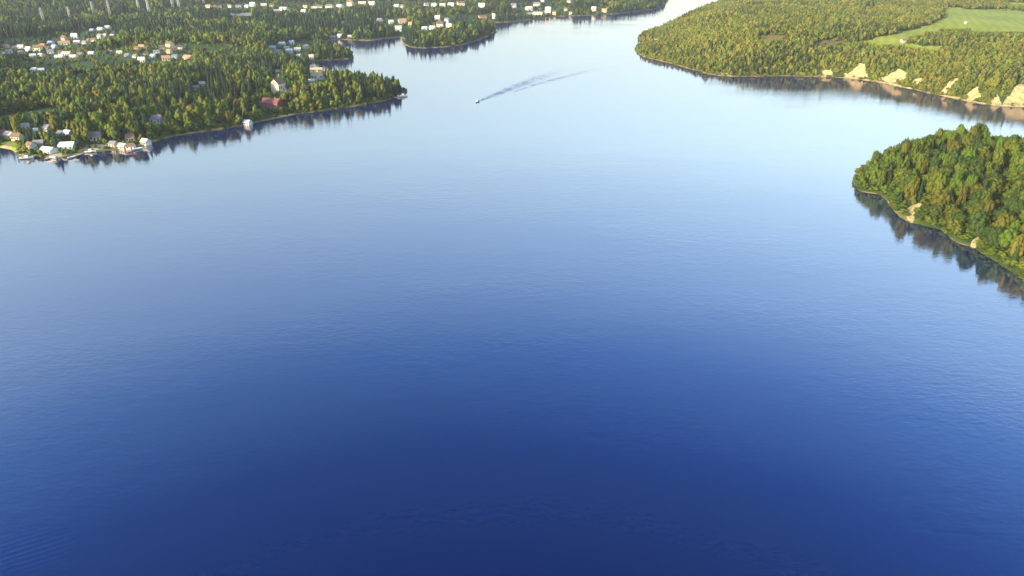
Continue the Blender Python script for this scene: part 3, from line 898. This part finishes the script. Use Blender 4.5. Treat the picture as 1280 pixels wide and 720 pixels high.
def broadleaf(seed, lobes, sub, cards, tall=1.0):
    """crown 1 high and about 1 wide in radius, base at z = 0.12"""
    r = np.random.default_rng(seed)
    base = ICO2 if sub == 2 else ICO1
    parts, cen, rad = [], [], []
    for i in range(lobes):
        u = (i + .5) / lobes
        z = .24 + .60 * u
        prof = math.sqrt(max(.05, 1 - ((z - .45) / .56) ** 2))
        ang = i * 2.4 + r.uniform(-.4, .4)
        rr = prof * r.uniform(.30, .72)
        if i == lobes - 1: rr = .1
        c = np.array([cos(ang) * rr, sin(ang) * rr, z])
        q = r.uniform(.34, .50) * (.8 + .3 * prof) * (.72 if lobes > 15 else 1)
        v, f = base
        d = v * (1 + r.uniform(-.22, .22, (len(v), 1)))
        d = d * np.array([q, q, q * .42 * tall])
        parts.append((d + c, f)); cen.append(c); rad.append(q)
    if cards:
        k = r.integers(0, lobes, cards)
        N = r.normal(size=(cards, 3)); N[:, 2] = N[:, 2] * .8 + .25
        N /= np.linalg.norm(N, axis=1)[:, None]
        P = np.array(cen)[k] + N * np.array([1, 1, .42 * tall]) * np.array(rad)[k][:, None] * r.uniform(.85, 1.15, (cards, 1))
        v, f = leaf_cards(r, P, N, .13)
        v[:, 2] = P.repeat(3, 0)[:, 2] + (v[:, 2] - P.repeat(3, 0)[:, 2]) * .5
        parts.append((v, f))
    return cat(parts)

def conifer(seed, whorls, per, core=True):
    r = np.random.default_rng(seed)
    V, F = [], []
    def tri(*p):
        n = len(V); V.extend(p); F.append((n, n + 1, n + 2))
    for w in range(whorls):
        u = w / (whorls - 1)
        z = .06 + .90 * u ** .92
        R = (1 - u) ** .85 * (.95 if w else .8) + .04
        for k in range(per):
            a = 2 * pi * (k + .5 * (w % 2)) / per + r.uniform(-.25, .25)
            q = R * r.uniform(.7, 1.15)
            dr = r.uniform(.02, .055)
            wd = q * .36 + .03
            ca, sa = cos(a), sin(a)
            i_ = (0, 0, z + .055)
            l = (ca * q * .6 - sa * wd, sa * q * .6 + ca * wd, z - dr * .3)
            g = (ca * q * .6 + sa * wd, sa * q * .6 - ca * wd, z - dr * .3)
            t = (ca * q, sa * q, z - dr)
            m = (ca * q * .6, sa * q * .6, z + .02)
            tri(i_, m, l); tri(i_, g, m); tri(m, t, l); tri(m, g, t)
    if core:
        n = 8
        for w in range(3):
            z0, z1 = .05 + .3 * w, .42 + .29 * w
            R = (1 - z0) * .62
            for k in range(n):
                a, b = 2 * pi * k / n, 2 * pi * (k + 1) / n
                tri((cos(a) * R * r.uniform(.8, 1.1), sin(a) * R, z0), (cos(b) * R, sin(b) * R * r.uniform(.8, 1.1), z0), (0, 0, min(.98, z1)))
    return np.array(V), np.array(F)

def conifer_lo(seed, tiers, n):
    r = np.random.default_rng(seed)
    V, F = [], []
    for w in range(tiers):
        u = w / tiers
        z0 = .04 + .90 * u
        z1 = min(1.0, z0 + 1.5 / tiers)
        R = (1 - u) ** .85
        k0 = len(V)
        for k in range(n):
            a = 2 * pi * k / n + w * .6
            q = R * (1.1 if k % 2 else .55) * r.uniform(.8, 1.15)
            V.append((cos(a) * q, sin(a) * q, z0 + r.uniform(-.03, .03)))
        V.append((0, 0, z1))
        for k in range(n):
            F.append((k0 + k, k0 + (k + 1) % n, k0 + n))
    return np.array(V), np.array(F)

def trunk_mesh(name, limbs):
    b = MB()
    b.bar((0, 0, -.05), (.01, 0, .35), .030, .022, 6)
    b.bar((.01, 0, .35), (0, .01, .80), .022, .008, 6)
    for k in range(limbs):
        a = k * 2.4
        z = .25 + .07 * k
        b.bar((0, 0, z), (cos(a) * .45, sin(a) * .45, z + .16), .012, .004, 4)
    me = bpy.data.meshes.new(name)
    me.from_pydata(b.v, [], b.f)
    me.materials.append(M['bark'])
    return me

# --- where they stand
def scatter():
    P = []
    def grid(x0, x1, y0, y1, s):
        gx, gy = np.meshgrid(np.arange(x0, x1, s), np.arange(y0, y1, s))
        gx = gx + rng.uniform(-.46, .46, gx.shape) * s
        gy = gy + rng.uniform(-.46, .46, gy.shape) * s
        return gx.ravel(), gy.ravel()
    for reg, (x0, x1, y0, y1, s) in {'C': (150, 620, 200, 560, 5.2), 'B': (100, 1050, 520, 1750, 3.9), 'A1': (-620, 0, 380, 900, 5.0), 'A2': (-1350, 420, 900, 2700, 7.0)}.items():
        x, y = grid(x0, x1, y0, y1, s)
        px, py, _ = project(x, y, 8)
        k = (px > -170) & (px < (1800 if reg == 'C' else 1460)) & (py > -22)
        x, y = x[k], y[k]
        h, sa, sb, s_c = height(x, y)
        sd = {'C': s_c, 'B': sb}.get(reg[0], sa)
        k = sd > .9
        x, y, h, sa, sb, s_c, sd = [q[k] for q in (x, y, h, sa, sb, s_c, sd)]
        z = zone(x, y, h, sa, sb, s_c)
        n = len(x)
        px, py, dep = project(x, y, h)
        keep = ~np.isin(z, (1, 4, 5)) & ~((z == 7) & (rng.random(n) < .80))
        keep &= ~((z == 3) & (rng.random(n) < .45))
        keep &= ~((z == 2) & (rng.random(n) < .62))
        keep &= ~((z == 6) & (rng.random(n) < .15))
        u, v = rng.random(n), rng.random(n)
        clump = fbm(x / 45, y / 45, 51)
        if reg[0] == 'A':
            pc = np.clip(.40 + (clump - .5) * 2.4 + .25 * (py < 50) - .55 * ((py > 90) & (px > 150) & (sd < 40)), .04, .95)
            con = u < pc
            ht = np.where(con, 7.5 + 9 * v * v ** .4, 6.5 + 7.5 * v * v ** .3)
            rad = np.where(con, 1.8 + 1.5 * v, 2.3 + 2.2 * rng.random(n) ** 1.5)
            if reg == 'A2': rad *= 1.35
            ht[z == 2] *= .5; rad[z == 2] *= .8
        elif reg == 'B':
            con = u < np.clip(.12 + (clump - .55) * 1.8, .02, .6)
            big = (rng.random(n) < .05) * 2.5
            ht = np.where(con, 5.5 + 4 * v, 4.2 + 2.8 * v + big)
            rad = np.where(con, 1.3 + .6 * v, 1.7 + 1.0 * rng.random(n) + big * .4)
            ht[z == 3] *= .45; rad[z == 3] *= .8
        else:
            con = u < .07
            ht = np.where(con, 9 + 5 * v, 6.5 + 6.5 * v * v + 3 * clump + 3.5 * inside(px, py, [(1150, 150), (1212, 150), (1222, 192), (1150, 200)]))
            rad = np.where(con, 2.0, 2.1 + 2.9 * rng.random(n) ** 1.6)
        if reg == 'A2':
            rad *= 1.0
        for p in Z['hollow']:
            keep &= ~inside(px, py, p)
        ht[z == 7] *= .45; rad[z == 7] *= .8
        edge = np.clip(.30 + sd / 8.0, 0, 1)
        ht *= np.where(con, .5 + .5 * edge, edge)
        rad *= .55 + .45 * edge
        for a in (0,):
            P.append(np.stack([x, y, h, ht, rad, con, z, clump, np.full(n, 'CBA'.index(reg[0])), px, py, sd], 1)[keep])
    # bushes and young growth down to the water and over the slopes
    for reg, (x0, x1, y0, y1, s, w) in {'C': (150, 460, 200, 470, 2.2, 60), 'B': (100, 640, 520, 1000, 2.6, 34), 'A1': (-620, 0, 380, 900, 2.6, 12)}.items():
        x, y = grid(x0, x1, y0, y1, s)
        px, py, _ = project(x, y, 3)
        k = (px > -60) & (px < 1450) & (py > -10)
        x, y = x[k], y[k]
        h, sa, sb, s_c = height(x, y)
        sd = {'C': s_c, 'B': sb}.get(reg[0], sa)
        k = (sd > .25) & (sd < w)
        x, y, h, sa, sb, s_c, sd = [q[k] for q in (x, y, h, sa, sb, s_c, sd)]
        z = zone(x, y, h, sa, sb, s_c)
        n = len(x)
        px, py, dep = project(x, y, h)
        keep = (~np.isin(z, (1, 4, 5, 7)) | ((z == 4) & (rng.random(n) < .12))) & (rng.random(n) < np.where(sd < 1.0, .6, .88))
        v = rng.random(n)
        B = np.stack([x, y, h - .3, (1.3 + 2.2 * v) * np.clip(.5 + sd / 5, 0, 1), 1.1 + 1.1 * rng.random(n), np.zeros(n), z, fbm(x / 20, y / 20, 77), np.full(n, 'CBA'.index(reg[0])), px, py, np.full(n, -1.0)], 1)
        P.append(B[keep])
    P = np.concatenate(P)
    # keep houses, clearings and bluffs in sight, as they are in the place
    r = np.hypot(P[:, 0], P[:, 1]); az = np.arctan2(P[:, 0], P[:, 1])
    lim = np.full(len(P), 99.0)
    drop = np.zeros(len(P), bool)
    for (tx, ty, tz, hw, dp) in PROT:
        rt, at = math.hypot(tx, ty), math.atan2(tx, ty)
        da = np.abs(az - at) * r
        near = da < hw + P[:, 4] * .6
        front = near & (r < rt) & (r > rt - (140 if dp or tx < 150 else 14))
        front &= (P[:, 11] >= 0) | (dp != 0)
        lim[front] = np.minimum(lim[front], (H + (tz - H) * r[front] / rt - P[front, 2]))
        if dp > 0: drop |= (np.hypot(P[:, 0] - tx, P[:, 1] - ty) < max(hw, dp) + P[:, 4] * .55)
    P[:, 4] *= np.clip(lim / P[:, 3], .55, 1)
    P[:, 3] = np.minimum(P[:, 3], lim)
    return P[(~drop) & (P[:, 3] > np.where(P[:, 11] < 0, .8, 1.7))]
TR = scatter()

def tint(P):
    """leaf colour of each tree: its kind, its stand, its own chance, and painted haze when far off"""
    n = len(P)
    con = P[:, 5] > .5
    cl = np.clip((P[:, 7] - .5) * 1.4 + (fbm(P[:, 0] / 110, P[:, 1] / 110, 91) - .5) * 2.2 + rng.normal(0, .24, n), -1, 1)
    c = np.zeros((n, 3)); cls = np.zeros(n, int)
    pal = {0: [(.074, .106, .011), (.082, .092, .012), (.036, .060, .011)],       # near point: bright, rusty, dark
           1: [(.135, .145, .018), (.145, .138, .020), (.080, .105, .018)],
           2: [(.112, .142, .014), (.124, .124, .018), (.036, .064, .018)]}
    pc = {0: (.028, .052, .016), 1: (.040, .058, .016), 2: (.022, .042, .020)}
    q = rng.random(n)
    kls = np.where(q < .40 + .25 * cl, 0, np.where(q < .68 + .1 * cl, 1, 2))
    for g in (0, 1, 2):
        for k in (0, 1, 2):
            m = (P[:, 8] == g) & (kls == k) & ~con
            c[m] = pal[g][k]
        c[(P[:, 8] == g) & con] = pc[g]
    c *= .90 * rng.uniform(.8, 1.25, (n, 1)) * (.72 + .56 * fbm(P[:, 0] / 60, P[:, 1] / 60, 95))[:, None]
    c[:, 0] *= rng.uniform(.78, 1.12, n)
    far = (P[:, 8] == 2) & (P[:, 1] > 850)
    c[far] *= np.array([.84, .94, 1.0])  # distance haze painted into the leaves: far woods turned bluer and darker
    return c, kls
TC, TK = tint(TR)

# --- individuals: the 300 nearest of each kind that stand in the picture
px, py, dep = project(TR[:, 0], TR[:, 1], TR[:, 2] + TR[:, 3] * .6)
size = TR[:, 3] * TR[:, 4] / dep ** 2
inview = (px > 3) & (px < 1277) & (py > 2)
single = np.zeros(len(TR), bool)
for con in (0, 1):
    k = np.where(inview & (TR[:, 5] == con) & (TR[:, 11] >= 0))[0]
    k = k[np.argsort(-size[k])][:300]
    single[k] = True

proto = {}
for con in (0, 1):
    proto[con] = []
    for s in range(5):
        v, f = conifer(40 + s, 13, 9) if con else broadleaf(20 + s, 22, 1, 520)
        g = np.random.default_rng(s).uniform(.78, 1.25, (len(v) // 3 + 1, 1)).repeat(3, 0)[:len(v)].repeat(3, 1)
        crown = mesh_np('crown', v, f, M['leaf'], smooth=False, cols=g)
        proto[con].append((crown, trunk_mesh('trunk', 0 if con else 5)))
REG = {0: 'the small wooded point nearest the camera', 1: 'the large headland with the sandy bluffs', 2: 'the shore of the boathouses and villas'}
BL = {0: 'bright green', 1: 'rusty yellow-green', 2: 'dark green'}
for i in np.where(single)[0]:
    x, y, z, ht, rad, con, zz, cl, g = TR[i][:9]
    con, g = int(con), int(g)
    crown_me, trunk_me = proto[con][i % 5]
    root = empty('conifer_tree' if con else 'broadleaf_tree', (x, y, z), random.uniform(0, 6.28))
    if con:
        tag(root, 'slender dark conifer with a pointed crown on ' + REG[g], 'conifer', 'conifers on ' + REG[g])
    else:
        tag(root, BL[TK[i]] + ' rounded broadleaf tree on ' + REG[g], 'broadleaf tree', BL[TK[i]] + ' broadleaf trees on ' + REG[g])
    t = obj('trunk', trunk_me, root)
    t.scale = (ht * .6, ht * .6, ht)
    c = obj('crown', crown_me, root)
    c.scale = (rad, rad, ht)
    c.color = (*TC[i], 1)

# --- the rest of the woods, one object for each kind
def bake(name, idx, protos, label, catg):
    Vs, Fs, Cs, n = [], [], [], 0
    part = rng.integers(0, len(protos), len(idx))
    for k, (pv, pf) in enumerate(protos):
        t = idx[part == k]
        if not len(t): continue
        a = rng.uniform(0, 2 * pi, len(t))
        ca, sa = np.cos(a)[:, None], np.sin(a)[:, None]
        X = (pv[None, :, 0] * ca - pv[None, :, 1] * sa) * TR[t, 4][:, None] + TR[t, 0][:, None]
        Y = (pv[None, :, 0] * sa + pv[None, :, 1] * ca) * TR[t, 4][:, None] + TR[t, 1][:, None]
        Zz = pv[None, :, 2] * TR[t, 3][:, None] + TR[t, 2][:, None]
        Vs.append(np.stack([X, Y, Zz], -1).reshape(-1, 3))
        Fs.append((pf[None] + (np.arange(len(t)) * len(pv))[:, None, None] + n).reshape(-1, 3))
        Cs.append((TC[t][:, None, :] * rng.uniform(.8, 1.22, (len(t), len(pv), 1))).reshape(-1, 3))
        n += len(t) * len(pv)
    o = obj(name, mesh_np(name, np.concatenate(Vs), np.concatenate(Fs), M['leaf_mass'], cols=np.concatenate(Cs)))
    tag(o, label, catg, None, 'stuff')
rest = np.where(~single)[0]
rc = TR[rest, 5] > .5
near = TR[rest, 1] < 1000
print('trees', len(TR), 'single', single.sum(), 'near rest', near.sum(), 'far', (~near).sum())
con_p = [conifer_lo(60 + s, 6, 10) for s in range(5)]
bl_p = [broadleaf(80 + s, 7, 1, 60) for s in range(6)]
bake('conifer_woods', rest[rc], con_p, 'dense dark conifers spreading over the hills behind the shores', 'woods')
bake('broadleaf_woods', rest[~rc], bl_p, 'dense yellow-green broadleaf woods covering the headland and hills', 'woods')

# ------------------------------------------------------------------ boats, docks, wake
def make_boat(name, loc, rz, L=6.0, cabin=True, s=1.0):
    root = empty(name, loc, rz)
    # hull: stations along x from stern (-) to bow (+)
    st = [(-.5, .19, .16), (-.2, .21, .17), (.12, .19, .17), (.33, .11, .19), (.5, .006, .22)]
    b = MB(); vs = []
    for x, hb, top in st:
        vs += [(x * L, 0, -.05 * L), (x * L, hb * .7 * L, .0), (x * L, hb * L, top * L * .6), (x * L, hb * .85 * L, top * L * .6), (x * L, hb * .6 * L, .06 * L), (x * L, -hb * .6 * L, .06 * L), (x * L, -hb * .85 * L, top * L * .6), (x * L, -hb * L, top * L * .6), (x * L, -hb * .7 * L, 0)]
    n = 9; fs = []
    for i in range(len(st) - 1):
        for k in range(n):
            fs.append((i * n + k, (i + 1) * n + k, (i + 1) * n + (k + 1) % n, i * n + (k + 1) % n))
    fs += [tuple(range(n)), tuple(range((len(st) - 1) * n + n - 1, (len(st) - 1) * n - 1, -1))]
    b.add(vs, fs); b.build('hull', M['hull'], root)
    if cabin:
        c = MB().prism_x([(-.12 * L, .07 * L), (.12 * L, .07 * L), (.10 * L, .24 * L), (-.10 * L, .24 * L)], -.05 * L, .16 * L).build('cabin', M['hull'], root)
        MB().prism_x([(-.105 * L, .15 * L), (.105 * L, .15 * L), (.095 * L, .22 * L), (-.095 * L, .22 * L)], .161 * L, .175 * L).build('windscreen', M['glass'], c)
    MB().box(-.30 * L, -.22 * L, -.13 * L, .13 * L, .062 * L, .12 * L).build('seat', M['timber'], root)
    m = MB().box(-.57 * L, -.502 * L, -.045 * L, .045 * L, -.06 * L, .10 * L)
    m.box(-.585 * L, -.50 * L, -.055 * L, .055 * L, .101 * L, .19 * L)
    m.build('outboard_motor', M['dark'], root)
    return root
bx, by = ground(596.5, 127.5)
wx, wy = ground(662, 101)
ang = math.atan2(by - wy, bx - wx)
boat = make_boat('motorboat', (bx, by, .25), ang, 5.6)
tag(boat, 'small white motorboat heading down the lake with a wake behind it', 'motorboat')

def wake_arm(pts, seed, amp=.30):
    """a train of crests along an arm of the wake, dying out towards its edges and end"""
    P = np.array([[*ground(a, b), w] for a, b, w in pts])
    seg = np.r_[0, np.cumsum(np.hypot(*np.diff(P[:, :2], axis=0).T))]
    nu = int(seg[-1] / .8); nv = 44
    u = np.linspace(0, seg[-1], nu)
    x, y, w = [np.interp(u, seg, P[:, k]) for k in range(3)]
    dx, dy = np.gradient(x), np.gradient(y)
    l = np.hypot(dx, dy); nx, ny = -dy / l, dx / l
    v = np.linspace(-1, 1, nv)
    X = x[:, None] + nx[:, None] * w[:, None] * v[None]
    Y = y[:, None] + ny[:, None] * w[:, None] * v[None]
    fade = (1 - v[None] ** 2) ** 2 * np.minimum(1, u / 6)[:, None] * (.5 + .5 * np.cos(pi * np.clip(u / seg[-1], 0, 1)))[:, None] ** .65
    ph = (v[None] * w[:, None]) * 2 * pi / 2.7 + fbm(X / 9, Y / 9, seed, 2) * 7
    Zz = .02 + fade * (amp * np.sin(ph) + amp * .6 * (fbm(X / 1.6, Y / 1.6, seed + 3, 2) - .5) * 2 + amp * .8)
    idx = np.arange(nu * nv).reshape(nu, nv)
    q = np.stack([idx[:-1, :-1], idx[:-1, 1:], idx[1:, 1:], idx[1:, :-1]], -1).reshape(-1, 4)[:, ::-1]
    return np.stack([X, Y, Zz], -1).reshape(-1, 3), q
a1 = wake_arm([(598, 126.6, 1.2), (615, 120, 4.5), (640, 110, 9), (665, 100.5, 12), (690, 91.5, 16), (735, 75.5, 20)], 3)
a2 = wake_arm([(640, 115.5, 1.5), (665, 107, 3.5), (690, 100, 5), (715, 93.5, 6.5), (745, 86, 8), (770, 80, 9), (790, 76, 9)], 8, .15)
v, f = cat([a1, a2])
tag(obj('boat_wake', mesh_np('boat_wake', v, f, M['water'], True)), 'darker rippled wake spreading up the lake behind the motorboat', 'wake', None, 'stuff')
fm = MB()
for k in range(26):
    t = k / 26
    x, y = bx + (wx - bx) * (.09 + t * .10), by + (wy - by) * (.09 + t * .10)
    r = random.uniform(.15, .5)
    ox, oy = random.uniform(-1, 1) * (.5 + t), random.uniform(-1, 1) * (.5 + t)
    fm.bar((x + ox, y + oy, -.05), (x + ox, y + oy, .10 + random.random() * .08), r, r * .4, 6)
tag(fm.build('wake_foam', M['foam']), 'white foam churned up behind the motorboat', 'foam', None, 'stuff')

def dock(px, py, L, rz, label):
    x, y = ground(px, py)
    root = tag(empty('dock', (x, y, .55), radians(rz)), label, 'dock', 'docks along the near shore')
    d = MB()
    n = int(L / .5)
    for i in range(n):
        d.box(-1.1, 1.1, i * .5 + .02, i * .5 + .46, 0, .08)
    d.build('deck', M['timber'], root)
    for i in range(3):
        for s in (-1, 1):
            MB().bar((s * .95, .4 + i * (L - .8) / 2, -2.5), (s * .95, .4 + i * (L - .8) / 2, -.01), .12, n=6).build('post', M['bark'], root)
    return root
dock(27, 198, 9, 8, 'wooden dock in front of the first boathouse')
dock(57, 200, 8, -6, 'wooden dock in front of the long white boathouse')
dock(88, 198, 8, -14, 'wooden dock by the beach of the broad white roofed boathouse')
dock(160, 190, 8, -24, 'wooden dock below the low beige boat shed')
dock(500, 124, 9, 40, 'wooden dock at the tip of the wooded headland')
for px, py, L, rz, lab in ((33, 198.5, 7.5, 20, 'white boat moored by the dock of the first boathouse'),
                           (67, 198, 6, 160, 'white boat moored between the long white boathouse and the beach'),
                           (89.5, 197.5, 5, 60, 'small white boat by the dock of the broad white roofed boathouse'),
                           (113, 190.5, 7, 10, 'white boat drawn up on the sandy beach'),
                           (172, 187, 6, 40, 'white boat moored below the tall white boathouse'),
                           (503, 121, 9, 25, 'white boat moored at the tip of the wooded headland')):
    x, y, z = land_hit(px, py)
    b = make_boat('moored_boat', (x, y, max(.25, z + .35)), radians(rz), L, L > 6.5)
    tag(b, lab, 'boat', 'boats moored along the near shore')
